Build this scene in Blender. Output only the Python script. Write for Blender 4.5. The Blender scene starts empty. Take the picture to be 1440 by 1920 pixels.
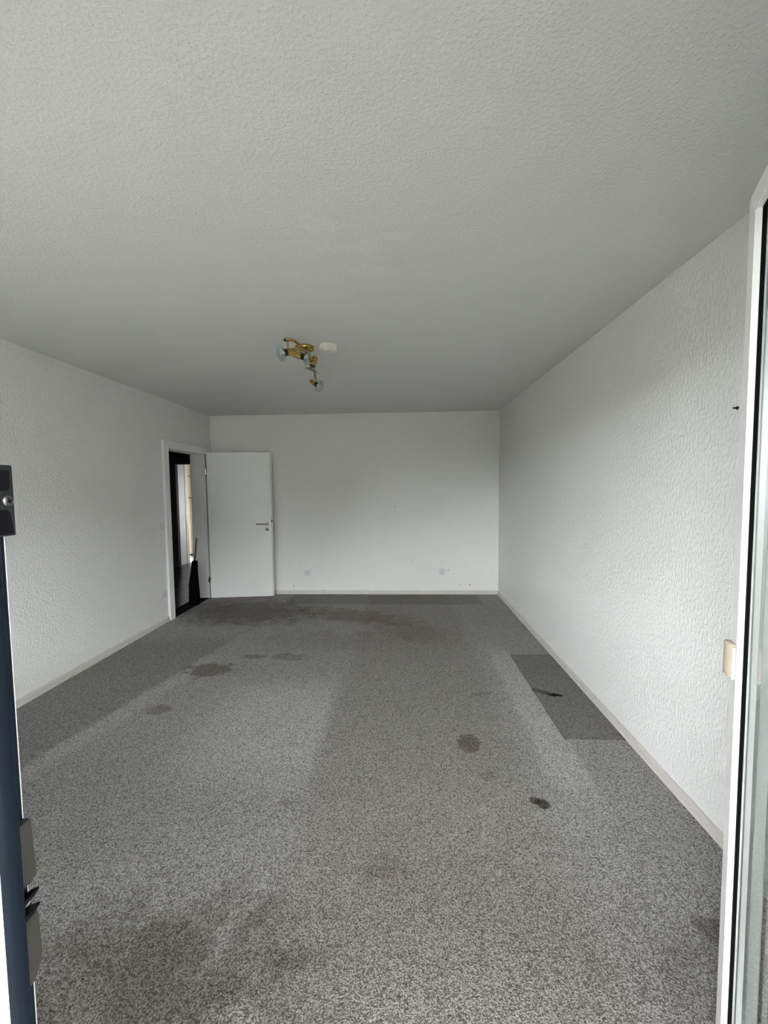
import bpy, bmesh, math, random
from mathutils import Vector, Matrix, Euler

random.seed(7)
PI = math.pi
sc = bpy.context.scene
COL = sc.collection

# ------------------------------------------------------------------ camera
cam_d = bpy.data.cameras.new('camera')
cam = bpy.data.objects.new('camera', cam_d)
COL.objects.link(cam)
sc.camera = cam
F_PX = 760.03
cam_d.sensor_fit = 'VERTICAL'
cam_d.sensor_height = 32.0
cam_d.lens = F_PX / 1920.0 * 32.0
cam_d.clip_start = 0.01
cam_d.clip_end = 400
PITCH, YAW, ROLL = -0.0602857, 0.0462695, -0.0106089
_f = Vector((-math.sin(YAW) * math.cos(PITCH), math.cos(YAW) * math.cos(PITCH), math.sin(PITCH)))
_r = Vector((math.cos(YAW), math.sin(YAW), 0))
_u = _r.cross(_f)
_cr, _sr = math.cos(ROLL), math.sin(ROLL)
_R = _r * _cr + _u * _sr
_U = -_r * _sr + _u * _cr
cam.matrix_world = Matrix(((_R.x, _U.x, -_f.x, 0), (_R.y, _U.y, -_f.y, 0), (_R.z, _U.z, -_f.z, 1.485), (0, 0, 0, 1)))

# ------------------------------------------------------------------ sky (even overcast) and exposure
world = bpy.data.worlds.new('overcast_sky')
sc.world = world
world.use_nodes = True
_bg = world.node_tree.nodes['Background']
_bg.inputs[0].default_value = (0.955, 0.975, 1.0, 1)
_bg.inputs[1].default_value = 5.0
sc.view_settings.view_transform = 'Standard'
sc.view_settings.look = 'None'
sc.view_settings.gamma = 1.0
sc.view_settings.use_curve_mapping = False
sc.cycles.max_bounces = 8
sc.cycles.diffuse_bounces = 4
sc.view_settings.exposure = 2.76

# ------------------------------------------------------------------ room measures (metres)
XL, XR, YB, H = -2.666, 1.306, 5.579, 2.5
YF = 0.303                      # inner face of the window wall

# ------------------------------------------------------------------ material helpers
class NT:
    def __init__(s, name):
        s.m = bpy.data.materials.new(name)
        s.m.use_nodes = True
        s.t = s.m.node_tree
        s.b = s.t.nodes['Principled BSDF']
    def n(s, kind, **kw):
        nd = s.t.nodes.new(kind)
        for k, v in kw.items():
            setattr(nd, k, v)
        return nd
    def put(s, sock, v):
        if isinstance(v, bpy.types.NodeSocket):
            s.t.links.new(v, sock)
        elif v is not None:
            if isinstance(v, (tuple, list)) and len(v) == 3 and sock.type == 'RGBA':
                v = (*v, 1)
            sock.default_value = v
    def math(s, op, a, b=None, c=None, clamp=False):
        nd = s.n('ShaderNodeMath', operation=op, use_clamp=clamp)
        s.put(nd.inputs[0], a)
        if b is not None: s.put(nd.inputs[1], b)
        if c is not None: s.put(nd.inputs[2], c)
        return nd.outputs[0]
    def smooth(s, v, a, b, lo=0.0, hi=1.0):
        nd = s.n('ShaderNodeMapRange', interpolation_type='SMOOTHSTEP')
        s.put(nd.inputs[0], v)
        for i, x in zip((1, 2, 3, 4), (a, b, lo, hi)):
            nd.inputs[i].default_value = x
        return nd.outputs[0]
    def mix(s, f, a, b, blend='MIX'):
        nd = s.n('ShaderNodeMix', data_type='RGBA', blend_type=blend)
        s.put(nd.inputs[0], f); s.put(nd.inputs[6], a); s.put(nd.inputs[7], b)
        return nd.outputs[2]
    def obj(s):
        return s.n('ShaderNodeTexCoord').outputs['Object']
    def mapping(s, vec, scale=(1, 1, 1), rot=(0, 0, 0), loc=(0, 0, 0)):
        nd = s.n('ShaderNodeMapping')
        s.put(nd.inputs[0], vec)
        nd.inputs[1].default_value = loc
        nd.inputs[2].default_value = rot
        nd.inputs[3].default_value = scale
        return nd.outputs[0]
    def noise(s, vec, scale, detail=2, rough=0.5, dist=0.0):
        nd = s.n('ShaderNodeTexNoise')
        s.put(nd.inputs['Vector'], vec)
        nd.inputs['Scale'].default_value = scale
        nd.inputs['Detail'].default_value = detail
        nd.inputs['Roughness'].default_value = rough
        nd.inputs['Distortion'].default_value = dist
        return nd.outputs[0]
    def bump(s, h, strength, dist):
        nd = s.n('ShaderNodeBump')
        nd.inputs['Strength'].default_value = strength
        nd.inputs['Distance'].default_value = dist
        s.put(nd.inputs['Height'], h)
        s.put(s.b.inputs['Normal'], nd.outputs[0])
    def set(s, **kw):
        for k, v in kw.items():
            s.put(s.b.inputs[k.replace('_', ' ')], v)
        return s.m

def plain(name, col, rough=0.5, metal=0.0, var=0.04, scale=30, spec=None):
    t = NT(name)
    nz = t.noise(t.obj(), scale, 3)
    c = t.mix(nz, tuple(max(0, x * (1 - var)) for x in col), tuple(min(1, x * (1 + var)) for x in col))
    kw = dict(Base_Color=c, Roughness=rough, Metallic=metal)
    if spec is not None: kw['Specular_IOR_Level'] = spec
    return t.set(**kw)

def make_wall_mat(name, col, stretch, marks=None, bumps=(0.55, 0.004), scale=75, patches=None, edge=(0.36, 0.66)):
    t = NT(name)
    p = t.obj()
    v = t.mapping(p, scale=stretch)
    n1 = t.noise(v, scale, 2, 0.55)
    n2 = t.noise(v, scale * 2.6, 0)
    hgt = t.math('ADD', t.smooth(n1, *edge), t.math('MULTIPLY', n2, 0.45))
    broad = t.noise(p, 1.3, 2)
    c = t.mix(broad, tuple(x * 0.985 for x in col), col)
    amount = None
    if patches:
        sx = t.n('ShaderNodeSeparateXYZ'); t.put(sx.inputs[0], p)
        wob = t.noise(p, 9, 4, 0.6)
        for (cx, cy, rx, ry) in patches:
            dx = t.math('DIVIDE', t.math('SUBTRACT', sx.outputs[0], cx), rx)
            dy = t.math('DIVIDE', t.math('SUBTRACT', sx.outputs[1], cy), ry)
            d = t.math('SQRT', t.math('ADD', t.math('MULTIPLY', dx, dx), t.math('MULTIPLY', dy, dy)))
            d = t.math('ADD', d, t.math('MULTIPLY', t.math('SUBTRACT', wob, 0.5), 4.0))
            m = t.smooth(d, 0.95, 0.55)
            amount = m if amount is None else t.math('MAXIMUM', amount, m)
        c = t.mix(t.math('MULTIPLY', amount, 0.5), c, tuple(min(1, x * 1.07) for x in col))
    if marks:       # small scuffs and plugged holes: (axis a, axis b, centre a, centre b, ra, rb, strength)
        sx = t.n('ShaderNodeSeparateXYZ'); t.put(sx.inputs[0], p)
        for (ia, ib, ca, cb, ra, rb, st) in marks:
            dx = t.math('DIVIDE', t.math('SUBTRACT', sx.outputs[ia], ca), ra)
            dy = t.math('DIVIDE', t.math('SUBTRACT', sx.outputs[ib], cb), rb)
            d = t.math('ADD', t.math('MULTIPLY', dx, dx), t.math('MULTIPLY', dy, dy))
            c = t.mix(t.math('MULTIPLY', t.smooth(d, 1.3, 0.5), st), c, (0.16, 0.15, 0.14))
    t.bump(hgt, *bumps)
    return t.set(Base_Color=c, Roughness=0.75, Specular_IOR_Level=0.25)

WHITE = (0.80, 0.80, 0.785)
back_marks = [(0, 2, -0.11, 1.22, 0.014, 0.010, 0.35), (0, 2, 0.656, 0.994, 0.008, 0.008, 0.4),
              (0, 2, -1.54, 0.115, 0.005, 0.018, 0.7), (0, 2, 0.134, 0.47, 0.005, 0.012, 0.6), (0, 2, 0.115, 0.42, 0.005, 0.006, 0.6),
              (0, 2, 0.62, 0.335, 0.010, 0.010, 0.6), (0, 2, 0.79, 0.128, 0.008, 0.008, 0.7), (0, 2, 0.92, 0.128, 0.007, 0.018, 0.85),
              (0, 2, -1.12, 0.06, 0.03, 0.004, 0.5), (0, 2, 0.2, 0.06, 0.008, 0.006, 0.5), (0, 2, -0.55, 0.06, 0.01, 0.005, 0.4),
              (0, 2, 0.54, 0.44, 0.005, 0.005, 0.4), (0, 2, -0.75, 0.42, 0.008, 0.014, 0.18)]
M = {}
M['wall'] = make_wall_mat('wall_roughcast_white', WHITE, (1, 1, 0.6), bumps=(0.54, 0.004))
M['wall_back'] = make_wall_mat('wall_back_white', WHITE, (1, 1, 0.6), marks=back_marks, bumps=(0.4, 0.004))
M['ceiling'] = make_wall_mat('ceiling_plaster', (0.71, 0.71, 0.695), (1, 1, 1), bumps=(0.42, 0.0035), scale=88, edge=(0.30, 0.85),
                             patches=[(-0.13, 1.78, 0.20, 0.05), (-0.10, 1.97, 0.18, 0.05), (-0.33, 1.62, 0.10, 0.05), (0.02, 1.72, 0.12, 0.04)])
M['lacquer'] = plain('door_white_lacquer', (0.80, 0.81, 0.80), 0.35, var=0.01)
M['frame_white'] = plain('window_frame_white', (0.86, 0.865, 0.84), 0.3, var=0.01)
M['skirt'] = plain('baseboard_beige_plastic', (0.60, 0.575, 0.535), 0.5, var=0.04, scale=6)
M['plastic'] = plain('switch_white_plastic', (0.66, 0.665, 0.675), 0.35, var=0.01)
M['cream'] = plain('cream_plastic', (0.74, 0.71, 0.61), 0.4, var=0.02)
M['beige_grip'] = plain('beige_plastic', (0.56, 0.47, 0.37), 0.4, var=0.08)
M['grip_cream'] = plain('pale_plastic', (0.66, 0.61, 0.52), 0.4, var=0.03)
M['dark_hole'] = plain('dark_hole', (0.03, 0.03, 0.03), 0.6)
M['steel'] = plain('brushed_steel', (0.27, 0.255, 0.235), 0.30, 1.0, var=0.05)
M['screw_steel'] = plain('worn_screw_steel', (0.20, 0.19, 0.18), 0.35, 1.0, var=0.1)
M['chrome'] = plain('chrome', (0.75, 0.75, 0.75), 0.12, 1.0, var=0.01)
M['rubber'] = plain('dark_blue_rubber_seal', (0.0032, 0.0065, 0.0110), 0.55, var=0.25, scale=20, spec=0.12)
M['black'] = plain('black_gasket', (0.004, 0.004, 0.005), 0.7, spec=0.06)
M['zinc'] = plain('dull_zinc_hardware', (0.024, 0.023, 0.020), 0.6, 0.0, var=0.2, scale=60, spec=0.2)
M['dark_metal'] = plain('dark_gunmetal', (0.010, 0.012, 0.0125), 0.3, 0.2, var=0.25, scale=50)
M['brass'] = plain('polished_brass', (0.52, 0.355, 0.11), 0.08, 1.0, var=0.04)
M['blackcap'] = plain('black_plastic_cap', (0.01, 0.01, 0.01), 0.35)
M['hall_wall'] = plain('hall_dark_grey', (0.05, 0.052, 0.048), 0.8, var=0.1, scale=6)  # one even dark grey on hall walls and ceiling
M['hall_tile'] = plain('dark_slate_tile', (0.022, 0.028, 0.034), 0.22, var=0.45, scale=5)
M['grout'] = plain('dark_grout', (0.012, 0.013, 0.015), 0.8)
M['sack'] = plain('black_cloth', (0.003, 0.003, 0.0035), 0.95, var=0.2, spec=0.03)
M['purple'] = plain('dark_violet_strap', (0.02, 0.015, 0.035), 0.8)
M['spacer'] = plain('aluminium_spacer', (0.6, 0.62, 0.63), 0.35, 1.0)
M['concrete'] = plain('balcony_concrete', (0.35, 0.35, 0.34), 0.85, var=0.15, scale=4)
M['balcony_floor'] = plain('balcony_floor_tile', (0.11, 0.107, 0.10), 0.8, var=0.1, scale=4)
M['facade'] = plain('unseen_facade', (0.22, 0.21, 0.19), 0.9, var=0.1, scale=1)
M['ground'] = plain('ground_soil', (0.09, 0.088, 0.07), 0.95, var=0.3, scale=2)
M['window_dark'] = plain('facade_window_dark', (0.05, 0.06, 0.07), 0.2)

def wood_mat():
    t = NT('light_oak_veneer')
    v = t.mapping(t.obj(), scale=(14, 14, 1.2))
    n = t.noise(v, 3, 4, 0.6, 0.5)
    return t.set(Base_Color=t.mix(n, (0.40, 0.30, 0.205), (0.54, 0.43, 0.315)), Roughness=0.45)
M['wood'] = wood_mat()

def glass_mat(name, tint, ior=1.5):
    t = NT(name)
    nz = t.noise(t.obj(), 4, 2)
    c = t.mix(nz, tint, tuple(min(1, x * 1.01) for x in tint))
    return t.set(Base_Color=c, Roughness=0.0, IOR=ior, Transmission_Weight=1.0)
def thin_glass(name, tint):
    t = NT(name)
    tr = t.n('ShaderNodeBsdfTransparent')
    nz = t.noise(t.obj(), 4, 2)
    t.put(tr.inputs[0], t.mix(nz, tint, tuple(min(1, x * 1.01) for x in tint)))
    gl = t.n('ShaderNodeBsdfGlossy'); gl.inputs['Roughness'].default_value = 0.0
    fr = t.n('ShaderNodeFresnel'); fr.inputs[0].default_value = 1.5
    back = t.n('ShaderNodeNewGeometry').outputs['Backfacing']
    fac = t.math('MULTIPLY', fr.outputs[0], t.math('SUBTRACT', 1.0, back))
    mx = t.n('ShaderNodeMixShader')
    t.put(mx.inputs[0], fac); t.put(mx.inputs[1], tr.outputs[0]); t.put(mx.inputs[2], gl.outputs[0])
    t.put(t.t.nodes['Material Output'].inputs[0], mx.outputs[0])
    return t.m
M['pane'] = thin_glass('window_glass', (0.965, 0.98, 0.97))
M['lampglass'] = thin_glass('greenish_lamp_glass', (0.80, 0.90, 0.88))
M['bulb'] = glass_mat('bulb_glass', (0.97, 0.97, 0.97))

def carpet_mat(name, patch=False):
    t = NT(name)
    p = t.obj()
    sx = t.n('ShaderNodeSeparateXYZ'); t.put(sx.inputs[0], p)
    X, Y = sx.outputs[0], sx.outputs[1]
    # loop pile: warped small noise, light and dark yarn
    warp = t.n('ShaderNodeVectorMath', operation='ADD')
    t.put(warp.inputs[0], p)
    wn = t.n('ShaderNodeTexNoise'); t.put(wn.inputs['Vector'], p); wn.inputs['Scale'].default_value = 150
    sub = t.n('ShaderNodeVectorMath', operation='SCALE'); t.put(sub.inputs[0], wn.outputs[1]); sub.inputs['Scale'].default_value = 0.006
    t.put(warp.inputs[1], sub.outputs[0])
    pw = warp.outputs[0]
    yarn = t.noise(pw, 215, 1, 0.6)
    fleck = t.noise(t.mapping(pw, loc=(3, 7, 1)), 120, 2, 0.55)
    fine = t.noise(p, 420, 0)
    light = t.smooth(yarn, 0.42, 0.58)
    dark = t.smooth(fleck, 0.56, 0.64)
    base = t.mix(light, (0.175, 0.168, 0.162), (0.475, 0.462, 0.448))
    base = t.mix(t.math('MULTIPLY', dark, 0.85), base, (0.085, 0.078, 0.072))
    base = t.mix(t.math('MULTIPLY', fine, 0.25), base, (0.30, 0.29, 0.275))
    wob = t.math('SUBTRACT', t.noise(p, 7, 4, 0.6), 0.5)
    wob2 = t.math('SUBTRACT', t.noise(p, 26, 3, 0.6), 0.5)
    def ell(cx, cy, rx, ry, rot=0, w=1.0, w2=0.8, e=(1.15, 0.55)):
        ax = t.math('SUBTRACT', X, cx); ay = t.math('SUBTRACT', Y, cy)
        c_, s_ = math.cos(rot), math.sin(rot)
        u = t.math('DIVIDE', t.math('ADD', t.math('MULTIPLY', ax, c_), t.math('MULTIPLY', ay, s_)), rx)
        v = t.math('DIVIDE', t.math('SUBTRACT', t.math('MULTIPLY', ay, c_), t.math('MULTIPLY', ax, s_)), ry)
        d = t.math('SQRT', t.math('ADD', t.math('MULTIPLY', u, u), t.math('MULTIPLY', v, v)))
        d = t.math('ADD', d, t.math('ADD', t.math('MULTIPLY', wob, w * 1.9), t.math('MULTIPLY', wob2, w2 * 1.7)))
        return t.smooth(d, e[0], e[1])
    def band(v, a0, a1, b1, b0):
        return t.math('MULTIPLY', t.smooth(v, a0, a1), t.smooth(v, b0, b1))
    col = base
    def tint(mask, colour, s):
        nonlocal col
        col = t.mix(t.math('MULTIPLY', mask, s), col, t.mix(1.0, col, colour, 'MULTIPLY'))
    def lift(mask, s):
        nonlocal col
        col = t.mix(t.math('MULTIPLY', mask, s), col, t.mix(1.0, col, (1.7, 1.7, 1.7), 'MULTIPLY'))
    jig = t.math('ADD', X, t.math('MULTIPLY', wob, 0.10))
    jigy = t.math('ADD', Y, t.math('MULTIPLY', wob, 0.12))
    if patch:
        tint(1.0, (0.66, 0.655, 0.655), 1.0)
        tint(ell(1.07, 2.846, 0.055, 0.03, -0.15, 0.5, 1.2), (0.05, 0.05, 0.05), 1.0)
        tint(ell(0.99, 2.89, 0.11, 0.035, -0.5, 0.8, 1.4), (0.35, 0.35, 0.35), 0.8)
    else:
        # less faded strip by the left wall where furniture stood, faded lane beside it
        xs = t.math('SUBTRACT', jig, t.math('MULTIPLY', t.math('SUBTRACT', Y, 2.0), 0.20))
        tint(t.math('MULTIPLY', t.smooth(xs, -2.02, -2.10), band(jigy, 1.0, 1.9, 3.6, 4.2)), (0.70, 0.70, 0.70), 0.85)
        lift(t.math('MULTIPLY', band(xs, -2.10, -2.03, -1.96, -1.86), band(jigy, 1.5, 1.9, 3.1, 3.6)), 0.20)
        lift(t.math('MULTIPLY', band(jig, 0.70, 0.80, 0.92, 0.97), band(jigy, 1.7, 2.1, 3.4, 3.8)), 0.42)
        lift(t.math('MULTIPLY', band(jig, -1.5, -1.0, -0.55, -0.45), band(jigy, 1.7, 2.2, 2.7, 3.2)), 0.42)  # lit middle of the floor, brightness painted into the carpet
        tint(band(jig, -0.52, -0.40, 0.55, 0.70), (0.88, 0.86, 0.83), 0.8)
        # unfaded strip by the back wall
        tint(t.math('MULTIPLY', band(X, -1.56, -1.50, 0.98, 1.04), t.smooth(Y, 5.05, 5.11)), (0.74, 0.74, 0.74), 1.0)
        # trodden path from the door
        tint(ell(-1.9, 4.75, 0.95, 0.55, -0.1, 0.8, 0.4, (1.25, 0.35)), (0.50, 0.475, 0.44), 0.95)
        tint(ell(-0.55, 4.60, 0.75, 0.24, -0.32, 0.9, 0.5, (1.3, 0.4)), (0.72, 0.62, 0.56), 0.9)
        tint(ell(0.15, 4.05, 0.40, 0.26, -0.5, 0.9, 0.6, (1.3, 0.3)), (0.75, 0.69, 0.63), 0.6)
        tint(ell(-0.8, 3.85, 0.8, 0.35, 0, 1.2, 0.8, (1.2, 0.2)), (0.78, 0.75, 0.72), 0.5)
        # shade just inside the balcony door, painted into the carpet colour
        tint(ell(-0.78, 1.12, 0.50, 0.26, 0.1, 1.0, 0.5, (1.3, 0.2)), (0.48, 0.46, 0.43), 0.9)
        tint(ell(0.15, 1.15, 0.80, 0.55, 0, 0.6, 0.3, (1.3, 0.3)), (0.74, 0.72, 0.70), 0.85)
        tint(ell(0.95, 1.15, 0.28, 0.22, 0, 0.8, 0.4, (1.3, 0.3)), (0.72, 0.71, 0.70), 0.7)
        # spots
        tint(ell(0.372, 2.285, 0.070, 0.085, 0, 0.2, 0.5, (1.1, 0.8)), (0.50, 0.44, 0.43), 0.85)
        tint(ell(0.645, 1.842, 0.034, 0.034, 0, 0.2, 0.4, (1.1, 0.7)), (0.22, 0.17, 0.16), 0.95)
        tint(ell(0.612, 1.860, 0.026, 0.026, 0, 0.2, 0.4, (1.2, 0.6)), (0.34, 0.27, 0.26), 0.9)
        tint(ell(1.018, 1.32, 0.050, 0.055, 0, 0.3, 0.5), (0.5, 0.42, 0.42), 0.75)
        tint(ell(-1.60, 3.19, 0.24, 0.13, 0.1, 1.3, 0.9), (0.48, 0.45, 0.42), 0.85)
        tint(ell(-1.66, 2.595, 0.10, 0.065, 0, 0.8, 0.7), (0.62, 0.57, 0.53), 0.8)
        tint(ell(-1.30, 3.46, 0.12, 0.05, 0, 1.0, 1.0), (0.55, 0.52, 0.5), 0.75)
        tint(ell(-1.00, 3.45, 0.20, 0.07, 0, 1.2, 1.0), (0.62, 0.6, 0.58), 0.6)
        tint(ell(-0.56, 1.807, 0.06, 0.022, 0.2, 0.6, 0.9), (0.6, 0.57, 0.55), 0.6)
        tint(ell(0.42, 2.02, 0.05, 0.05, 0, 0.6, 0.9), (0.66, 0.63, 0.62), 0.6)
        tint(ell(-0.08, 1.50, 0.12, 0.07, 0, 1.2, 1.0), (0.72, 0.68, 0.66), 0.5)
        tint(ell(0.55, 2.85, 0.10, 0.03, 0.3, 1.0, 1.0), (0.65, 0.63, 0.6), 0.5)
    t.bump(yarn, 0.8, 0.006)
    return t.set(Base_Color=col, Roughness=0.95, Specular_IOR_Level=0.1)
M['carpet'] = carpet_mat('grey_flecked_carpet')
M['carpet_patch'] = carpet_mat('darker_unfaded_carpet', True)

# ------------------------------------------------------------------ mesh helpers
def link(name, bm, mat, parent=None, smooth=False, loc=None, rot=None):
    me = bpy.data.meshes.new(name)
    bmesh.ops.recalc_face_normals(bm, faces=bm.faces)
    bm.to_mesh(me); bm.free()
    me.materials.append(M[mat] if isinstance(mat, str) else mat)
    if smooth:
        for p in me.polygons: p.use_smooth = True
        me.set_sharp_from_angle(angle=math.radians(38))
    o = bpy.data.objects.new(name, me)
    COL.objects.link(o)
    if loc is not None: o.location = loc
    if rot is not None: o.rotation_euler = rot
    if parent is not None: o.parent = parent
    return o

def empty(name, loc=(0, 0, 0), rotz=0.0, parent=None):
    o = bpy.data.objects.new(name, None)
    COL.objects.link(o)
    o.empty_display_size = 0.1
    o.location = loc
    o.rotation_euler = (0, 0, rotz)
    if parent is not None: o.parent = parent
    return o

def tag(o, label, cat, group=None):
    o['label'] = label; o['category'] = cat
    if group: o['group'] = group
    return o

def struct(o, label=None):
    o['kind'] = 'structure'
    if label: o['label'] = label
    return o

def box(bm, x0, x1, y0, y1, z0, z1, bev=0.0, mtx=None):
    r = bmesh.ops.create_cube(bm, size=1.0)
    vs = r['verts']
    for v in vs:
        v.co = Vector(((x0 + x1) / 2 + v.co.x * (x1 - x0), (y0 + y1) / 2 + v.co.y * (y1 - y0), (z0 + z1) / 2 + v.co.z * (z1 - z0)))
    if bev > 0:
        es = list({e for v in vs for e in v.link_edges})
        rr = bmesh.ops.bevel(bm, geom=es, offset=bev, segments=2, affect='EDGES', profile=0.5)
        vs = list({v for v in rr['verts']} | {v for v in vs if v.is_valid})
    if mtx is not None:
        bmesh.ops.transform(bm, matrix=mtx, verts=vs)
    return vs

def prism(bm, pts, axis, a, b):
    """extrude a 2-D outline along an axis ('x','y','z') from a to b"""
    def mk(p, q):
        return {'x': (q, p[0], p[1]), 'y': (p[0], q, p[1]), 'z': (p[0], p[1], q)}[axis]
    va = [bm.verts.new(mk(p, a)) for p in pts]
    vb = [bm.verts.new(mk(p, b)) for p in pts]
    n = len(pts)
    bm.faces.new(va); bm.faces.new(vb[::-1])
    for i in range(n):
        bm.faces.new((va[i], vb[i], vb[(i + 1) % n], va[(i + 1) % n]))
    return va + vb

def lathe(bm, prof, seg=32, mtx=None, cap=True):
    """prof: list of (radius, height) spun about z"""
    rings = []
    for r, z in prof:
        if r < 1e-6:
            rings.append([bm.verts.new((0, 0, z))])
        else:
            rings.append([bm.verts.new((r * math.cos(2 * PI * i / seg), r * math.sin(2 * PI * i / seg), z)) for i in range(seg)])
    for A, B in zip(rings, rings[1:]):
        for i in range(seg):
            j = (i + 1) % seg
            if len(A) == 1 and len(B) == 1: continue
            if len(A) == 1: bm.faces.new((A[0], B[i], B[j]))
            elif len(B) == 1: bm.faces.new((A[i], A[j], B[0]))
            else: bm.faces.new((A[i], A[j], B[j], B[i]))
    if cap:
        for Rg in (rings[0], rings[-1]):
            if len(Rg) > 2: bm.faces.new(Rg)
    vs = [v for Rg in rings for v in Rg]
    if mtx is not None: bmesh.ops.transform(bm, matrix=mtx, verts=vs)
    return vs

def tube(bm, pts, rad, seg=12, closed=False):
    pts = [Vector(p) for p in pts]
    n = len(pts)
    rings = []
    up = None
    for i, p in enumerate(pts):
        if closed: t = (pts[(i + 1) % n] - pts[i - 1]).normalized()
        else: t = (pts[min(i + 1, n - 1)] - pts[max(i - 1, 0)]).normalized()
        if up is None:
            up = Vector((0, 0, 1)) if abs(t.z) < 0.9 else Vector((1, 0, 0))
        a = t.cross(up).normalized(); b = a.cross(t).normalized(); up = b
        r = rad[i] if isinstance(rad, (list, tuple)) else rad
        rings.append([bm.verts.new(p + a * r * math.cos(2 * PI * k / seg) + b * r * math.sin(2 * PI * k / seg)) for k in range(seg)])
    m = n if closed else n - 1
    for i in range(m):
        A, B = rings[i], rings[(i + 1) % n]
        for k in range(seg):
            j = (k + 1) % seg
            bm.faces.new((A[k], A[j], B[j], B[k]))
    if not closed:
        bm.faces.new(rings[0]); bm.faces.new(rings[-1])

def frame_to(d):
    """rotation that takes +z to direction d"""
    return Vector((0, 0, 1)).rotation_difference(Vector(d).normalized()).to_matrix().to_4x4()

def spline(pts, n=8):
    pts = [Vector(p) for p in pts]
    P = [pts[0] * 2 - pts[1]] + pts + [pts[-1] * 2 - pts[-2]]
    out = []
    for i in range(1, len(P) - 2):
        for k in range(n):
            t = k / n
            a, b, c, d = P[i - 1], P[i], P[i + 1], P[i + 2]
            out.append(0.5 * ((2 * b) + (c - a) * t + (2 * a - 5 * b + 4 * c - d) * t * t + (3 * b - a - 3 * c + d) * t ** 3))
    out.append(pts[-1])
    return out

def slab_holes(bm, axis, p0, p1, a0, a1, z0, z1, holes):
    """wall slab between planes p0 and p1 (axis 'x' or 'y'), spanning a0..a1 by z0..z1, with rectangular holes (a,a,z,z)"""
    A = sorted({a0, a1, *[h[0] for h in holes], *[h[1] for h in holes]})
    Z = sorted({z0, z1, *[h[2] for h in holes], *[h[3] for h in holes]})
    def solid(i, k):
        if not (0 <= i < len(A) - 1 and 0 <= k < len(Z) - 1): return False
        am, zm = (A[i] + A[i + 1]) / 2, (Z[k] + Z[k + 1]) / 2
        return not any(h[0] < am < h[1] and h[2] < zm < h[3] for h in holes)
    cache = {}
    def V(p, a, z):
        key = (p, round(a, 5), round(z, 5))
        if key not in cache:
            cache[key] = bm.verts.new((p, a, z) if axis == 'x' else (a, p, z))
        return cache[key]
    for i in range(len(A) - 1):
        for k in range(len(Z) - 1):
            if not solid(i, k): continue
            l, r, b, t = A[i], A[i + 1], Z[k], Z[k + 1]
            for p in (p0, p1):
                bm.faces.new((V(p, l, b), V(p, r, b), V(p, r, t), V(p, l, t)))
            for di, dk, e in ((-1, 0, ((l, b), (l, t))), (1, 0, ((r, b), (r, t))), (0, -1, ((l, b), (r, b))), (0, 1, ((l, t), (r, t)))):
                if not solid(i + di, k + dk):
                    (x1, y1), (x2, y2) = e
                    bm.faces.new((V(p0, x1, y1), V(p0, x2, y2), V(p1, x2, y2), V(p1, x1, y1)))

# ------------------------------------------------------------------ the room shell
DY0, DY1, DZ = 4.50, 5.355, 1.955           # clear opening of the inner door
WIN = (-2.50, -0.56, 0.80, 2.23)            # window beside the balcony door
BD = (-0.43, 0.582, 0.0, 2.23)               # balcony door opening in the wall

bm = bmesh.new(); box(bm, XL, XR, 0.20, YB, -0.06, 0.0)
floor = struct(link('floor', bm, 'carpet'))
bm = bmesh.new(); box(bm, 0.934, XR - 0.013, 2.336, 3.548, -0.002, 0.0022, 0.001)
cp = link('carpet_patch', bm, 'carpet_patch', floor)
cp['label'] = 'darker rectangular carpet patch with a burn mark'
bm = bmesh.new(); box(bm, XL - 0.17, XR + 0.2, 0.03, YB + 0.2, H, H + 0.2)
struct(link('ceiling', bm, 'ceiling'))
bm = bmesh.new(); slab_holes(bm, 'x', XL, XL - 0.17, 0.03, YB + 0.2, -0.06, H, [(DY0 - 0.02, DY1 + 0.02, -0.012, DZ + 0.02)])
struct(link('wall_left', bm, 'wall'))
bm = bmesh.new(); box(bm, XR, XR + 0.2, 0.03, YB + 0.2, -0.06, H)
struct(link('wall_right', bm, 'wall'))
bm = bmesh.new(); box(bm, XL, XR, YB, YB + 0.2, -0.06, H)
struct(link('wall_back', bm, 'wall_back'))
bm = bmesh.new(); slab_holes(bm, 'y', YF, 0.03, XL, XR, -0.06, H, [BD, WIN])
struct(link('wall_front', bm, 'wall'))

def baseboard(name, pieces, mat='skirt'):
    """pieces: (axis, wall coordinate, direction into room, start, end)"""
    root = struct(empty(name))
    for (axis, w, d, a, b) in pieces:
        prof = [(0, 0), (0.017, 0), (0.017, 0.004), (0.0125, 0.014), (0.0125, 0.040), (0.010, 0.047), (0.005, 0.050), (0, 0.050)]
        bm = bmesh.new()
        prism(bm, [(w + d * p[0], p[1]) for p in prof], 'y' if axis == 'x' else 'x', a, b)
        if axis == 'y':      # prism along x takes (y, z)
            pass
        link('baseboard_strip', bm, mat, root)
    return root
G = 0.0012
baseboard('baseboard_left', [('x', XL, 1, YF, 2.30 - G), ('x', XL, 1, 2.30 + G, 4.315 - G), ('x', XL, 1, 4.315 + G, 4.408)])
baseboard('baseboard_right', [('x', XR, -1, YF, 2.75 - G), ('x', XR, -1, 2.75 + G, 4.93 - G), ('x', XR, -1, 4.93 + G, YB - 0.013)])
baseboard('baseboard_back', [('y', YB, -1, XL, -0.35 - G), ('y', YB, -1, -0.35 + G, 0.985 - G), ('y', YB, -1, 0.985 + G, XR)])

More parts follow.
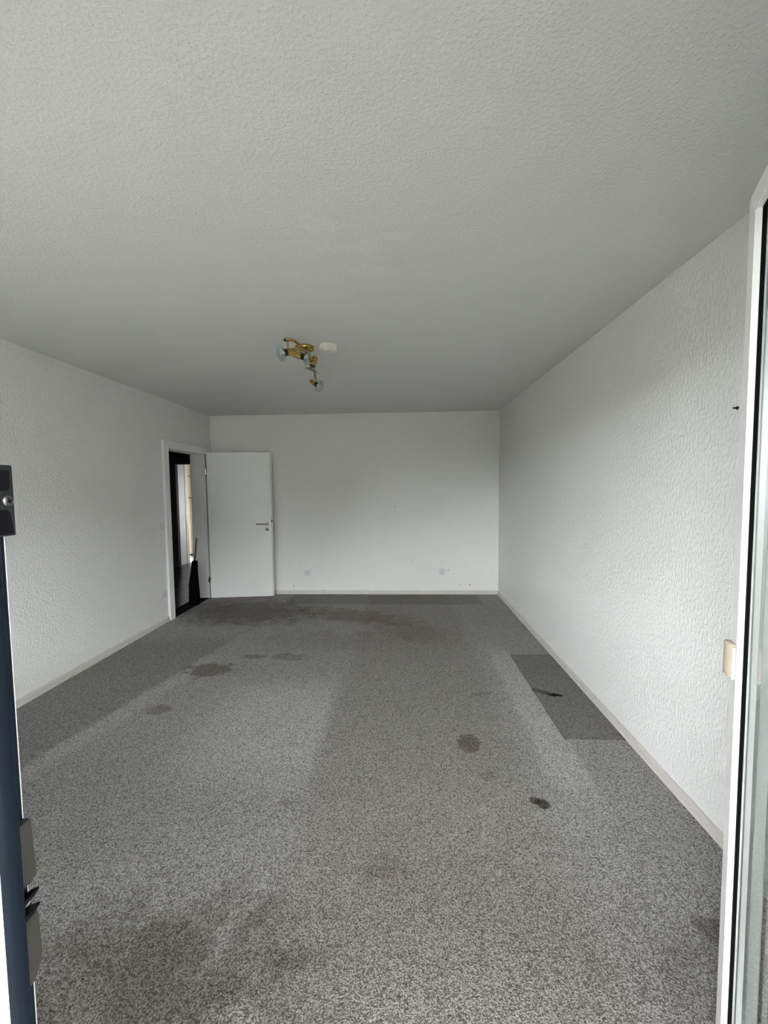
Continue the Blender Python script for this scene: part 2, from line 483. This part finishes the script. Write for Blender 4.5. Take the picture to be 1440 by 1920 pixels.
# ------------------------------------------------------------------ inner door (open, standing off the back wall)
d1 = struct(empty('door_1', (XL, DY1, 0)), 'white flush inner door standing open with steel lever handle')
def world_part(name, bm, mat, parent, smooth=False):
    """mesh given in world coordinates, parented to an unrotated/rotated empty"""
    o = link(name, bm, mat, None, smooth)
    o.parent = parent
    bpy.context.view_layer.update()
    o.matrix_parent_inverse = parent.matrix_world.inverted()
    return o
CT = 0.028
bm = bmesh.new()
box(bm, XL, XL + CT, DY0 - 0.09, DY0 + 0.0, 0.0, DZ + 0.085, 0.002)
world_part('casing_side', bm, 'lacquer', d1)
bm = bmesh.new()
box(bm, XL, XL + CT - 0.012, DY1, DY1 + 0.100, 0.0, DZ + 0.085, 0.002)
box(bm, XL, XL + CT, DY1 + 0.085, DY1 + 0.100, 0.0, DZ + 0.085, 0.002)
world_part('casing_side', bm, 'lacquer', d1)
bm = bmesh.new()
box(bm, XL, XL + CT, DY0 + 0.0005, DY1 + 0.0845, DZ, DZ + 0.085, 0.002)
world_part('casing_head', bm, 'lacquer', d1)
for nm, (ya, yb_, za, zb) in (('lining_side', (DY0 - 0.018, DY0, 0, DZ)), ('lining_side', (DY1, DY1 + 0.018, 0, DZ)), ('lining_head', (DY0 - 0.018, DY1 + 0.018, DZ, DZ + 0.018))):
    bm = bmesh.new()
    box(bm, XL - 0.185, XL - 0.0005, ya, yb_, za, zb, 0.001)
    world_part(nm, bm, 'lacquer', d1)
bm = bmesh.new(); box(bm, XL - 0.17, XL + 0.012, DY0, DY1, -0.011, 0.004, 0.001)
world_part('threshold_strip', bm, 'black', d1)
# leaf: local x along the leaf from the hinge, local y away from the viewer
LW, LZ0, LZ1 = 0.822, 0.012, 1.968
leaf_ang = math.atan2(5.425 - 5.318, 0.829)
leaf = empty('door_leaf', (0, 0, 0), 0)
leaf.parent = d1
leaf.location = (-2.606 - XL, 5.318 - DY1, 0)
leaf.rotation_euler = (0, 0, leaf_ang)
bm = bmesh.new()
box(bm, 0.0, LW, 0.0, 0.026, LZ0, LZ1, 0.0015)
lo = link('leaf_panel', bm, 'lacquer', leaf)
bm = bmesh.new()
box(bm, -0.013, LW + 0.013, 0.0261, 0.040, LZ0, LZ1 + 0.013, 0.002)
link('leaf_rebate', bm, 'lacquer', leaf)
bm = bmesh.new()
lathe(bm, [(0.0, 0), (0.026, 0), (0.026, 0.006), (0.024, 0.008), (0.011, 0.009), (0.0105, 0.045), (0, 0.045)], 28, Matrix.Translation((LW - 0.055, 0, 1.012)) @ Matrix.Rotation(PI / 2, 4, 'X'))
pts = spline([(LW - 0.055, -0.030, 1.012), (LW - 0.058, -0.046, 1.012), (LW - 0.075, -0.052, 1.012), (LW - 0.12, -0.052, 1.012), (LW - 0.19, -0.052, 1.012)], 6)
tube(bm, pts, 0.0105, 14)
link('lever_handle', bm, 'steel', leaf, True)
bm = bmesh.new()
lathe(bm, [(0.0, 0), (0.026, 0), (0.026, 0.006), (0.0235, 0.008), (0, 0.008)], 28, Matrix.Translation((LW - 0.055, 0, 0.934)) @ Matrix.Rotation(PI / 2, 4, 'X'))
link('key_rosette', bm, 'steel', leaf, True)
bm = bmesh.new()
prism(bm, [(LW - 0.055 + 0.0075 * math.cos(a), 0.940 + 0.0075 * math.sin(a)) for a in [-0.9 + k * (PI + 1.8) / 12 for k in range(13)]] + [(LW - 0.060, 0.918), (LW - 0.050, 0.918)], 'y', -0.0095, -0.004)
link('keyhole', bm, 'dark_hole', leaf)
bm = bmesh.new(); box(bm, LW - 0.0005, LW + 0.0125, 0.006, 0.021, 1.030, 1.062, 0.001)
link('latch_bolt', bm, 'dark_hole', leaf)
for z in (0.262, 1.722):
    bm = bmesh.new()
    lathe(bm, [(0, -0.040), (0.008, -0.038), (0.008, -0.002), (0.0065, -0.001), (0.0065, 0.001), (0.008, 0.002), (0.008, 0.038), (0, 0.040)], 16, Matrix.Translation((-0.022, 0.012, z)))
    box(bm, -0.022, 0.004, 0.010, 0.014, z + 0.004, z + 0.018)
    box(bm, -0.042, -0.022, 0.010, 0.014, z - 0.018, z - 0.004)
    link('hinge', bm, 'chrome', leaf, True)

# ------------------------------------------------------------------ hall behind the inner door
HX = XL - 0.17
bm = bmesh.new(); box(bm, -6.6, HX, 3.3, 10.2, -0.10, -0.014)
hall = struct(link('floor_hall', bm, 'grout'))
tile_me = None
TS = 0.45
for i in range(4):
    for j in range(15):
        x0 = HX - 0.002 - (i + 1) * TS; y0 = 3.4 + j * TS
        if tile_me is None:
            bm = bmesh.new(); box(bm, 0.002, TS - 0.002, 0.002, TS - 0.002, -0.010, 0.0, 0.0015)
            o = link('slate_tile', bm, 'hall_tile', hall, loc=(x0, y0, -0.005)); tile_me = o.data
        else:
            o = bpy.data.objects.new('slate_tile', tile_me); COL.objects.link(o); o.parent = hall
            o.location = (x0, y0, -0.005 - random.random() * 0.0008)
bm = bmesh.new(); box(bm, -6.6, HX, 3.3, 10.2, 2.5, 2.6)
struct(link('ceiling_hall', bm, 'hall_wall'))
FX, EY = -4.62, 7.58
bm = bmesh.new(); box(bm, FX - 0.1, FX, 3.3, EY + 0.1, -0.014, 2.5)
struct(link('wall_hall_far', bm, 'hall_wall'))
bm = bmesh.new(); box(bm, FX, HX, 3.2, 3.3, -0.014, 2.5)
struct(link('wall_hall_near', bm, 'hall_wall'))
bm = bmesh.new(); slab_holes(bm, 'y', EY, EY + 0.08, FX, HX, -0.014, 2.5, [(-4.33, -3.50, -0.014, 1.968)])
struct(link('wall_hall_end', bm, 'hall_wall'))
bm = bmesh.new(); slab_holes(bm, 'x', HX, HX + 0.03, YB + 0.2, 10.2, -0.014, 2.5, [(7.80, 7.96, 0.9, 2.2)])  # unseen opening added in this wall to light the room behind
struct(link('wall_hall_side', bm, 'hall_wall'))
# lit small room behind the hall: white return wall, door post and oak cabinet
bm = bmesh.new(); box(bm, -4.46, -4.365, EY + 0.0805, 7.93, -0.005, 2.5)
box(bm, -4.36495, -4.3635, EY + 0.10, 7.90, 0.632, 0.640)
struct(link('wall_side_room', bm, 'wall'))
bm = bmesh.new(); box(bm, -4.46, -4.345, 7.931, 8.02, -0.005, 2.44, 0.003)
struct(link('trim_1', bm, 'frame_white'))
bm = bmesh.new(); box(bm, -6.6, HX, 9.9, 10.0, -0.014, 2.5)
struct(link('wall_side_room_end', bm, 'wall'))
cab = tag(empty('tall_cabinet', (-4.40, 8.06, -0.005)), 'tall light oak cabinet seen through the open inner doorway', 'cabinet')
bm = bmesh.new(); box(bm, 0, 1.10, 0.021, 0.55, 0.10, 2.35, 0.002)
link('body', bm, 'wood', cab)
for k, (za, zb) in enumerate(((0.105, 1.318), (1.334, 1.754), (1.770, 2.345))):
    for (xa, xb) in ((0.003, 0.547), (0.553, 1.097)):
        bm = bmesh.new(); box(bm, xa, xb, 0.0, 0.0205, za, zb, 0.0015)
        link('cabinet_door', bm, 'wood', cab)
for zj in (1.326, 1.762):
    bm = bmesh.new(); box(bm, 0.003, 1.097, 0.012, 0.0208, zj - 0.0078, zj + 0.0078)
    link('shadow_gap', bm, 'dark_hole', cab)
bm = bmesh.new(); box(bm, 0.0, 1.10, 0.01, 0.5, 0.0, 0.0995)
link('plinth', bm, 'lacquer', cab)
bm = bmesh.new(); box(bm, 0.03, 0.14, -0.045, -0.0005, 0.145, 0.175, 0.008)
link('low_ledge', bm, 'dark_metal', cab)
# black sack in the doorway
sk = tag(empty('black_sack', (-2.70, 5.02, -0.005)), 'narrow black sack-like object standing in the open doorway', 'bag')
bm = bmesh.new()
sect = [(0.0, 0.040), (0.01, 0.055), (0.12, 0.062), (0.28, 0.056), (0.42, 0.044), (0.54, 0.034), (0.575, 0.030), (0.585, 0.012)]
rings = []
for z, r in sect:
    ring = []
    for k in range(20):
        a = 2 * PI * k / 20
        rr = r * (1 + 0.10 * math.sin(3 * a + z * 9) + 0.05 * math.sin(5 * a - z * 14))
        ring.append(bm.verts.new((0.01 + z * 0.045 + rr * math.cos(a), rr * 1.2 * math.sin(a), z)))
    rings.append(ring)
for A, B in zip(rings, rings[1:]):
    for k in range(20):
        bm.faces.new((A[k], A[(k + 1) % 20], B[(k + 1) % 20], B[k]))
bm.faces.new(rings[0]); bm.faces.new(rings[-1])
link('sack_body', bm, 'sack', sk, True)
bm = bmesh.new()
tube(bm, spline([(0.035, 0, 0.57), (0.045, 0.01, 0.66), (0.055, 0.01, 0.76), (0.066, 0.015, 0.87)], 5), 0.008, 8)
link('strap', bm, 'purple', sk, True)

# ------------------------------------------------------------------ balcony door: frame, leaf, fittings
d2 = struct(empty('door_2', (0.48, 0.33, 0)), 'white glazed balcony door opened into the room')
K = 0.86                                    # frame profile scale
JX, JY0, JY1 = -0.362 * K, 0.318 * K, 0.352 * K          # rebate face and its depth
def kp(pts): return [(x * K, y * K) for x, y in pts]
def kz(z): return 1.485 + (z - 1.485) * K
HXR = 0.492                                  # hinge-side rebate
bm = bmesh.new()
prism(bm, kp([(-0.50, 0.24), (-0.336, 0.24), (-0.3325, 0.244), (-0.3325, 0.300), (-0.336, 0.304), (-0.345, 0.318), (-0.362, 0.322), (-0.362, 0.350), (-0.3635, 0.352), (-0.50, 0.352)]), 'z', 0.0, 2.23)
world_part('frame_jamb', bm, 'frame_white', d2)
bm = bmesh.new()
prism(bm, [(HXR + 0.09, 0.206), (HXR - 0.026, 0.206), (HXR - 0.026, 0.261), (HXR - 0.016, 0.274), (HXR, 0.277), (HXR, 0.303), (HXR + 0.09, 0.303)], 'z', 0.0, 2.23)
world_part('frame_jamb', bm, 'frame_white', d2)
bm = bmesh.new()
prism(bm, [(0.206, 2.23), (0.206, 2.140), (0.261, 2.140), (0.274, 2.152), (0.277, 2.168), (0.303, 2.168), (0.303, 2.23)], 'x', -0.2855, HXR - 0.027)
world_part('frame_head', bm, 'frame_white', d2)
bm = bmesh.new()
prism(bm, [(0.206, 0.0), (0.206, 0.012), (0.26, 0.014), (0.303, 0.012), (0.303, 0.0)], 'x', -0.2855, HXR - 0.027)
world_part('sill', bm, 'dark_metal', d2)
bm = bmesh.new()
sp = kp([(-0.3335, 0.2985), (-0.3315, 0.3000), (-0.3298, 0.3040), (-0.3296, 0.3100), (-0.3300, 0.3150), (-0.3330, 0.3185), (-0.3440, 0.3190), (-0.3440, 0.3050)])
prism(bm, sp, 'z', 0.02, 2.13)
world_part('rubber_seal', bm, 'rubber', d2, True)

bm = bmesh.new()
box(bm, -0.3622 * K, -0.3605 * K, 0.3225 * K, 0.3482 * K, 0.02, 2.13)  # dark strip over the rebate, leaving only its pale inner edge
world_part('rebate_strip', bm, 'rubber', d2)

# upper bracket on the jamb
bm = bmesh.new()
box(bm, JX - 0.001, -0.3492 * K, 0.332 * K, 0.3495 * K, kz(1.4455), kz(1.5085), 0.001)
br = world_part('lock_bracket', bm, 'dark_metal', d2)
BXF = -0.3492 * K                            # face of the bracket that looks into the opening
bm = bmesh.new()
prism(bm, [(0.2868, 1.4525), (0.2985, 1.4525), (0.2975, 1.4600), (0.2962, 1.4690), (0.2940, 1.4712), (0.2868, 1.4712)], 'x', BXF - 0.0003, BXF + 0.0004)
prism(bm, [(0.2868, 1.4855), (0.2952, 1.4855), (0.2970, 1.4885), (0.2976, 1.5010), (0.2868, 1.5010)], 'x', BXF - 0.0003, BXF + 0.0004)
world_part('bracket_recess', bm, 'black', br)
SM = Matrix.Translation((BXF, 0.2952, 1.4778)) @ Matrix.Rotation(PI / 2, 4, 'Y')
bm = bmesh.new()
lathe(bm, [(0, 0), (0.0042, 0), (0.0042, 0.0006), (0.0032, 0.0013), (0.0020, 0.0015), (0, 0.0015)], 20, SM)
world_part('screw', bm, 'screw_steel', br, True)
bm = bmesh.new()
for a in (0.3, 0.3 + PI / 2):
    box(bm, -0.0019, 0.0019, -0.0005, 0.0005, 0.0012, 0.0018, 0, SM @ Matrix.Rotation(a, 4, 'Z'))
world_part('screw_slot', bm, 'black', br)

# lower striker pieces with catches
def striker(outline, y0, y1, name='striker_plate'):
    bm = bmesh.new()
    prism(bm, [(x * K, kz(z)) for x, z in outline], 'y', y0 * K, y1 * K)
    bmesh.ops.bevel(bm, geom=list(bm.edges), offset=0.0005, segments=1, affect='EDGES')
    return world_part(name, bm, 'zinc', d2)
RX = -0.3625
s1 = striker([(RX, 1.1765), (-0.3545, 1.1765), (-0.3530, 1.1750), (-0.3512, 1.124), (-0.3520, 1.120), (-0.3565, 1.1135), (RX, 1.1080)], 0.333, 0.3495)
s2 = striker([(RX, 1.0880), (-0.3525, 1.0840), (-0.3515, 1.0800), (-0.3508, 1.0420), (-0.3520, 1.0330), (-0.3600, 1.0105), (RX, 1.0090)], 0.333, 0.3495)
for so, zz in ((s1, 1.1090), (s2, 1.0940)):
    bm = bmesh.new()
    prism(bm, [(x * K, kz(z)) for x, z in [(RX, zz - 0.008), (-0.3560, zz - 0.002), (-0.3480, zz + 0.0015), (-0.3478, zz - 0.0005), (-0.3525, zz - 0.008), (-0.3590, zz - 0.0135), (RX, zz - 0.0135)]], 'y', 0.3315 * K, 0.3475 * K)
    world_part('catch', bm, 'black', so)
bm = bmesh.new()
lathe(bm, [(0, 0), (0.0030, 0), (0.0030, 0.008), (0, 0.009)], 14, Matrix.Translation((JX, 0.341 * K, kz(1.0985))) @ Matrix.Rotation(PI / 2, 4, 'Y'))
world_part('roller_pin', bm, 'chrome', d2, True)

# leaf (local x from hinge to free edge, local y = room side; outer face at y = 0 looks to -y, toward the camera side)
TH = math.radians(26.124)
U = Vector((math.sin(TH), math.cos(TH), 0))
FREE = Vector((0.8345, 1.0511, 0))
LL = 0.795
ZT, ZB = 2.164, 0.012
bl = empty('balcony_leaf')
bl.parent = d2
base = FREE - U * LL
bl.location = (base.x - 0.48, base.y - 0.33, 0)
bl.rotation_euler = (0, 0, PI / 2 - TH)
# after this rotation local x = U and local y = (-cos, sin): toward the camera side, so the outer face is at +y
SW, SD, GD = 0.051, 0.0122, 0.0200           # stile width, step depth, glass depth below the outer face
def ring_frame(bm, x0, x1, z0, z1, w, y0, y1):
    """mitred rectangular frame, four separate boards"""
    O = [(x0, z0), (x1, z0), (x1, z1), (x0, z1)]
    I = [(x0 + w, z0 + w), (x1 - w, z0 + w), (x1 - w, z1 - w), (x0 + w, z1 - w)]
    for k in range(4):
        j = (k + 1) % 4
        prism(bm, [O[k], O[j], I[j], I[k]], 'y', y0, y1)
bm = bmesh.new()
O = [(0, ZB), (LL, ZB), (LL, ZT), (0, ZT)]
stiles = []
for k, nm in enumerate(('leaf_rail', 'leaf_stile', 'leaf_rail', 'leaf_stile')):
    j = (k + 1) % 4
    I = [(SW, ZB + SW), (LL - SW, ZB + SW), (LL - SW, ZT - SW), (SW, ZT - SW)]
    bm = bmesh.new()
    prism(bm, [O[k], O[j], I[j], I[k]], 'y', -0.068, 0.0)
    bmesh.ops.bevel(bm, geom=[e for e in bm.edges if abs(e.verts[0].co.y) < 1e-6 and abs(e.verts[1].co.y) < 1e-6], offset=0.0025, segments=2, affect='EDGES')
    link(nm, bm, 'frame_white', bl)
# room-side overlap lip
bm = bmesh.new()
ring_frame(bm, -0.012, LL + 0.016, ZB - 0.004, ZT + 0.010, 0.03, -0.080, -0.0682)
link('overlap_lip', bm, 'frame_white', bl)
bm = bmesh.new()
ring_frame(bm, SW - 0.0005, LL - SW + 0.0005, ZB + SW - 0.0005, ZT - SW + 0.0005, 0.0030, -GD - 0.0005, -SD)
link('glazing_gasket', bm, 'black', bl)
for yy in (-GD - 0.004, -GD - 0.028):
    bm = bmesh.new(); box(bm, SW + 0.0005, LL - SW - 0.0005, yy, yy + 0.004, ZB + SW + 0.0005, ZT - SW - 0.0005)
    link('glass_pane', bm, 'pane', bl)
bm = bmesh.new()
ring_frame(bm, SW + 0.001, LL - SW - 0.001, ZB + SW + 0.001, ZT - SW - 0.001, 0.008, -GD - 0.0235, -GD - 0.0045)
link('spacer_bar', bm, 'spacer', bl)
# pull grip on the stile
bm = bmesh.new()
gz0, gz1, gx0, gx1 = 1.005, 1.090, LL - 0.046, LL - 0.008
prism(bm, [(gx0, 0.0002), (gx1, 0.0002), (gx1 + 0.002, 0.006), (gx1, 0.016), (gx1 - 0.006, 0.018), (gx0 + 0.012, 0.012), (gx0 + 0.003, 0.006)], 'z', gz0, gz1)
bmesh.ops.bevel(bm, geom=list(bm.edges), offset=0.0016, segments=2, affect='EDGES')
grip = link('pull_grip', bm, 'beige_grip', bl, True)
bm = bmesh.new(); box(bm, gx0 - 0.002, gx0 + 0.004, 0.0004, 0.0085, gz0 - 0.003, gz1 - 0.006, 0.0015)
link('grip_edge', bm, 'grip_cream', bl)

# ------------------------------------------------------------------ window beside the balcony door
w1 = struct(empty('window_1', (-1.52, 0.30, 0.88)))
WX0, WX1, WZ0, WZ1 = WIN
bm = bmesh.new()
ring_frame(bm, WX0, WX1, WZ0, WZ1, 0.075, 0.21, 0.29)
box(bm, -1.56, -1.48, 0.215, 0.285, WZ0 + 0.076, WZ1 - 0.076)
world_part('window_frame', bm, 'frame_white', w1)
for xa, xb in ((WX0 + 0.0755, -1.5605), (-1.4795, WX1 - 0.0755)):
    bm = bmesh.new(); box(bm, xa, xb, 0.252, 0.256, WZ0 + 0.0755, WZ1 - 0.0755)
    world_part('glass_pane', bm, 'pane', w1)
bm = bmesh.new(); box(bm, WX0 - 0.03, WX1 + 0.03, 0.3035, 0.40, WZ0 - 0.03, WZ0, 0.004)
world_part('window_sill', bm, 'lacquer', w1)

# ------------------------------------------------------------------ outside: balcony and ground, plus unseen house and hedges that shape the daylight
bm = bmesh.new(); box(bm, -3.4, 2.2, -2.7, 0.029, -0.22, -0.02)
struct(link('balcony_slab', bm, 'balcony_floor'))
bm = bmesh.new(); box(bm, -3.4, 2.2, -2.7, 0.029, 2.46, 2.66)
struct(link('balcony_slab', bm, 'concrete'))  # unseen overhead slab, depth and height set to cut the sky light
bm = bmesh.new(); box(bm, -120, 120, -120, 120, -3.4, -3.2)
struct(link('ground', bm, 'ground'))
ob = struct(empty('unseen_building', (0, -22, -3.2)))  # added out of view, height set to hold back the low sky
BX0, BX1, BH = -2.0, 44.0, 8.4
bm = bmesh.new(); box(bm, BX0, BX1, -9, 0, 0, BH); link('facade', bm, 'facade', ob)
bm = bmesh.new(); prism(bm, [(0.5, BH), (-4.5, BH + 1.6), (-9.5, BH)], 'x', BX0 - 0.4, BX1 + 0.4); link('roof', bm, 'facade', ob)
wme = None
for k in range(10):
    for z in (1.0, 3.8, 6.6):
        if wme is None:
            bm = bmesh.new(); box(bm, -0.7, 0.7, 0.0, 0.05, 0, 1.4); o = link('facade_window', bm, 'window_dark', ob); wme = o.data
        else:
            o = bpy.data.objects.new('facade_window', wme); COL.objects.link(o); o.parent = ob
        o.location = (BX0 + 2 + k * 4.1, 0.002, z)
bm = bmesh.new(); box(bm, -14, -2.5, -41, -38, -3.2, 6.6, 0.8)  # hedge blocks added behind the camera, heights tuned to shade the room walls
struct(link('unseen_hedge', bm, 'ground'))
bm = bmesh.new(); box(bm, -70, -14.5, -41, -38, -3.2, 4.0, 0.8)
struct(link('unseen_hedge', bm, 'ground'))

# ------------------------------------------------------------------ sockets and switch
def socket(name, loc, rotz, label, group='white wall sockets'):
    """local: plate in x/z, facing -y"""
    r = tag(empty(name, loc, rotz), label, 'socket', group)
    def rsq(h, rad, n=6):
        out = []
        for cx, cz, a0 in ((h - rad, h - rad, 0), (-h + rad, h - rad, PI / 2), (-h + rad, -h + rad, PI), (h - rad, -h + rad, 1.5 * PI)):
            for k in range(n + 1):
                a = a0 + k * PI / 2 / n
                out.append((cx + rad * math.cos(a), cz + rad * math.sin(a)))
        return out
    bm = bmesh.new()
    # plate with a round well
    N = 28
    o1 = rsq(0.041, 0.016); o2 = rsq(0.039, 0.015)
    va = [bm.verts.new((p[0], -0.0002, p[1])) for p in o1]
    vb = [bm.verts.new((p[0], -0.006, p[1])) for p in o1]
    vc = [bm.verts.new((p[0], -0.009, p[1])) for p in o2]
    n = len(o1)
    ring = []
    for k, p in enumerate(o2):
        a = math.atan2(p[1], p[0])
        ring.append(a)
    vd = [bm.verts.new((0.0215 * math.cos(a), -0.009, 0.0215 * math.sin(a))) for a in ring]
    ve = [bm.verts.new((0.0205 * math.cos(a), -0.002, 0.0205 * math.sin(a))) for a in ring]
    for A, B in ((va, vb), (vb, vc), (vc, vd), (vd, ve)):
        for k in range(n):
            bm.faces.new((A[k], A[(k + 1) % n], B[(k + 1) % n], B[k]))
    bm.faces.new(ve); bm.faces.new(va[::-1])
    link('cover_plate', bm, 'plastic', r)
    for sx in (-1, 1):
        bm = bmesh.new()
        lathe(bm, [(0, 0), (0.0042, 0), (0.0042, 0.0015), (0, 0.0015)], 12, Matrix.Translation((sx * 0.0095, -0.0022, 0)) @ Matrix.Rotation(PI / 2, 4, 'X'))
        link('contact_hole', bm, 'dark_hole', r)
    for sz in (-1, 1):
        bm = bmesh.new(); box(bm, -0.002, 0.002, -0.0075, -0.0024, sz * 0.0195 - 0.0018, sz * 0.0195 + 0.0018)
        link('earth_clip', bm, 'steel', r)
    return r
socket('wall_socket', (-1.344, YB, 0.300), 0, 'white wall socket on back wall beside the open door')
socket('wall_socket', (0.534, YB, 0.314), 0, 'white wall socket on back wall near the right corner')
socket('wall_socket', (XL, 4.348, 0.322), PI / 2, 'white wall socket on left wall below the light switch')
sw = tag(empty('light_switch', (XL, 4.348, 1.074), PI / 2), 'white square light switch beside the inner door frame', 'switch')
bm = bmesh.new(); box(bm, -0.040, 0.040, -0.008, -0.0002, -0.040, 0.040, 0.002); link('cover_plate', bm, 'plastic', sw)
bm = bmesh.new()
prism(bm, [(-0.0082, -0.032), (-0.0135, -0.031), (-0.0095, 0.031), (-0.0082, 0.032)], 'x', -0.032, 0.032)
link('rocker', bm, 'plastic', sw)

# small dowel left in the right wall
dw = tag(empty('wall_dowel', (XR, 1.662, 1.78)), 'tiny black wall plug in right wall beside the balcony door', 'wall plug')
bm = bmesh.new(); lathe(bm, [(0, 0), (0.007, 0), (0.007, 0.003), (0.0035, 0.004), (0.0035, 0.016), (0, 0.017)], 14, Matrix.Rotation(-PI / 2, 4, 'Y'))
link('plug', bm, 'blackcap', dw, True)

# ------------------------------------------------------------------ smoke detector
sd = tag(empty('smoke_detector', (-0.523, 2.937, H)), 'round cream smoke detector on ceiling beside brass spotlight', 'detector')
bm = bmesh.new(); lathe(bm, [(0, 0), (0.061, 0), (0.061, -0.030), (0.0585, -0.036), (0.055, -0.038), (0, -0.038)], 40); link('housing', bm, 'cream', sd, True)
bm = bmesh.new(); lathe(bm, [(0, -0.0381), (0.034, -0.0381), (0.033, -0.041), (0.012, -0.042), (0, -0.042)], 32); link('sensor_cap', bm, 'cream', sd, True)

# ------------------------------------------------------------------ brass wave spotlight with four glass heads
lamp = tag(empty('ceiling_spotlight', (-0.695, 2.95, H)), 'brass wave-shaped ceiling spotlight with four greenish glass disc heads', 'lamp')
LO = Vector((-0.695, 2.95, H))
def lp(p): return Vector(p) - LO
bm = bmesh.new(); lathe(bm, [(0, 0), (0.068, 0), (0.068, -0.012), (0.064, -0.020), (0.055, -0.024), (0, -0.026)], 40)
link('canopy', bm, 'brass', lamp, True)
ZBAR = 2.43
bar = [(-0.738, 2.612), (-0.715, 2.606), (-0.690, 2.625), (-0.672, 2.69), (-0.665, 2.77), (-0.668, 2.88), (-0.678, 3.03), (-0.692, 3.2), (-0.713, 3.36), (-0.748, 3.56)]
bp_ = spline([(x, y, ZBAR) for x, y in bar], 6)
bm = bmesh.new(); tube(bm, [lp(p) for p in bp_], 0.0085, 14); link('wave_bar', bm, 'brass', lamp, True)
for e0, e1 in ((bp_[0], bp_[1]), (bp_[-1], bp_[-2])):
    d = (Vector(e0) - Vector(e1)).normalized()
    bm = bmesh.new(); lathe(bm, [(0, -0.010), (0.0098, -0.010), (0.0105, 0.002), (0.008, 0.008), (0, 0.010)], 16, Matrix.Translation(lp(e0)) @ frame_to(d))
    link('end_cap', bm, 'blackcap', lamp, True)
for dx, dy in ((0.012, -0.02), (0.012, 0.03)):
    bm = bmesh.new(); tube(bm, [(dx + 0.008, dy, -0.02), (dx + 0.010, dy, H * 0 - 0.068)], 0.007, 12); link('bar_post', bm, 'brass', lamp, True)

def spot(top, pivot, d):
    """one spotlight head: stem from the bar, brass barrel along d, reflector bulb and glass disc"""
    d = Vector(d).normalized()
    top, pivot = lp(top), lp(pivot)
    h = empty('spot_head', pivot, 0, lamp)
    bm = bmesh.new()
    tube(bm, [top - pivot, (0, 0, 0)], 0.0058, 12)
    link('stem', bm, 'brass', h, True)
    off = -d * 0.004 + (Vector((0, 0, -1)) - d * Vector((0, 0, -1)).dot(d)).normalized() * 0.018
    mt = Matrix.Translation(off) @ frame_to(d)
    bm = bmesh.new()
    lathe(bm, [(0, -0.044), (0.014, -0.044), (0.0190, -0.041), (0.0215, -0.035), (0.0215, 0.026)], 28, mt, cap=False)
    lathe(bm, [(0.0200, 0.026), (0.0200, -0.02), (0, -0.02)], 28, mt, cap=False)
    lathe(bm, [(0.0215, 0.026), (0.0200, 0.026)], 28, mt, cap=False)
    link('barrel', bm, 'brass', h, True)
    bm = bmesh.new()
    lathe(bm, [(0.0218, 0.021), (0.0225, 0.022), (0.0225, 0.032), (0.0170, 0.034), (0.0170, 0.021)], 28, mt, cap=False)
    link('collar', bm, 'blackcap', h, True)
    bm = bmesh.new()
    lathe(bm, [(0, 0.02), (0.010, 0.022), (0.012, 0.034), (0.021, 0.046), (0.0245, 0.054), (0.0235, 0.056), (0.010, 0.050), (0, 0.049)], 28, mt)
    link('reflector_bulb', bm, 'chrome', h, True)
    # dished glass disc, clipped round the bulb
    bm = bmesh.new()
    prof = [(0.0255, 0.047), (0.034, 0.0495), (0.044, 0.0545), (0.0525, 0.062), (0.0530, 0.0635), (0.0520, 0.0645), (0.043, 0.0578), (0.034, 0.0530), (0.0255, 0.0505)]
    lathe(bm, prof + [prof[0]], 40, mt, cap=False)
    link('glass_disc', bm, 'lampglass', h, True)
    # clips that hold the disc
    for a in (0.4, 0.4 + 2 * PI / 3, 0.4 + 4 * PI / 3):
        c, s = math.cos(a), math.sin(a)
        bm = bmesh.new(); tube(bm, [mt @ Vector((0.018 * c, 0.018 * s, 0.028)), mt @ Vector((0.030 * c, 0.030 * s, 0.046)), mt @ Vector((0.034 * c, 0.034 * s, 0.055))], 0.0011, 6)
        link('clip_wire', bm, 'steel', h)
    # wire grip loop behind the barrel
    bm = bmesh.new()
    tube(bm, [mt @ Vector((0.0125 * math.cos(a), 0, -0.046 - 0.018 * math.sin(a))) for a in [k * PI / 12 for k in range(13)]], 0.0010, 6)
    link('grip_loop', bm, 'steel', h)
    return h
spot((-0.722, 2.612, ZBAR - 0.004), (-0.722, 2.612, 2.372), (-0.70, -0.64, -0.30))
spot((-0.670, 2.735, ZBAR - 0.004), (-0.673, 2.735, 2.387), (0.90, -0.16, -0.30))
spot((-0.684, 3.10, ZBAR - 0.004), (-0.672, 3.06, 2.425), (-0.36, 0.12, -0.92))
spot((-0.744, 3.54, ZBAR - 0.004), (-0.748, 3.545, 2.410), (0.72, -0.38, -0.50))
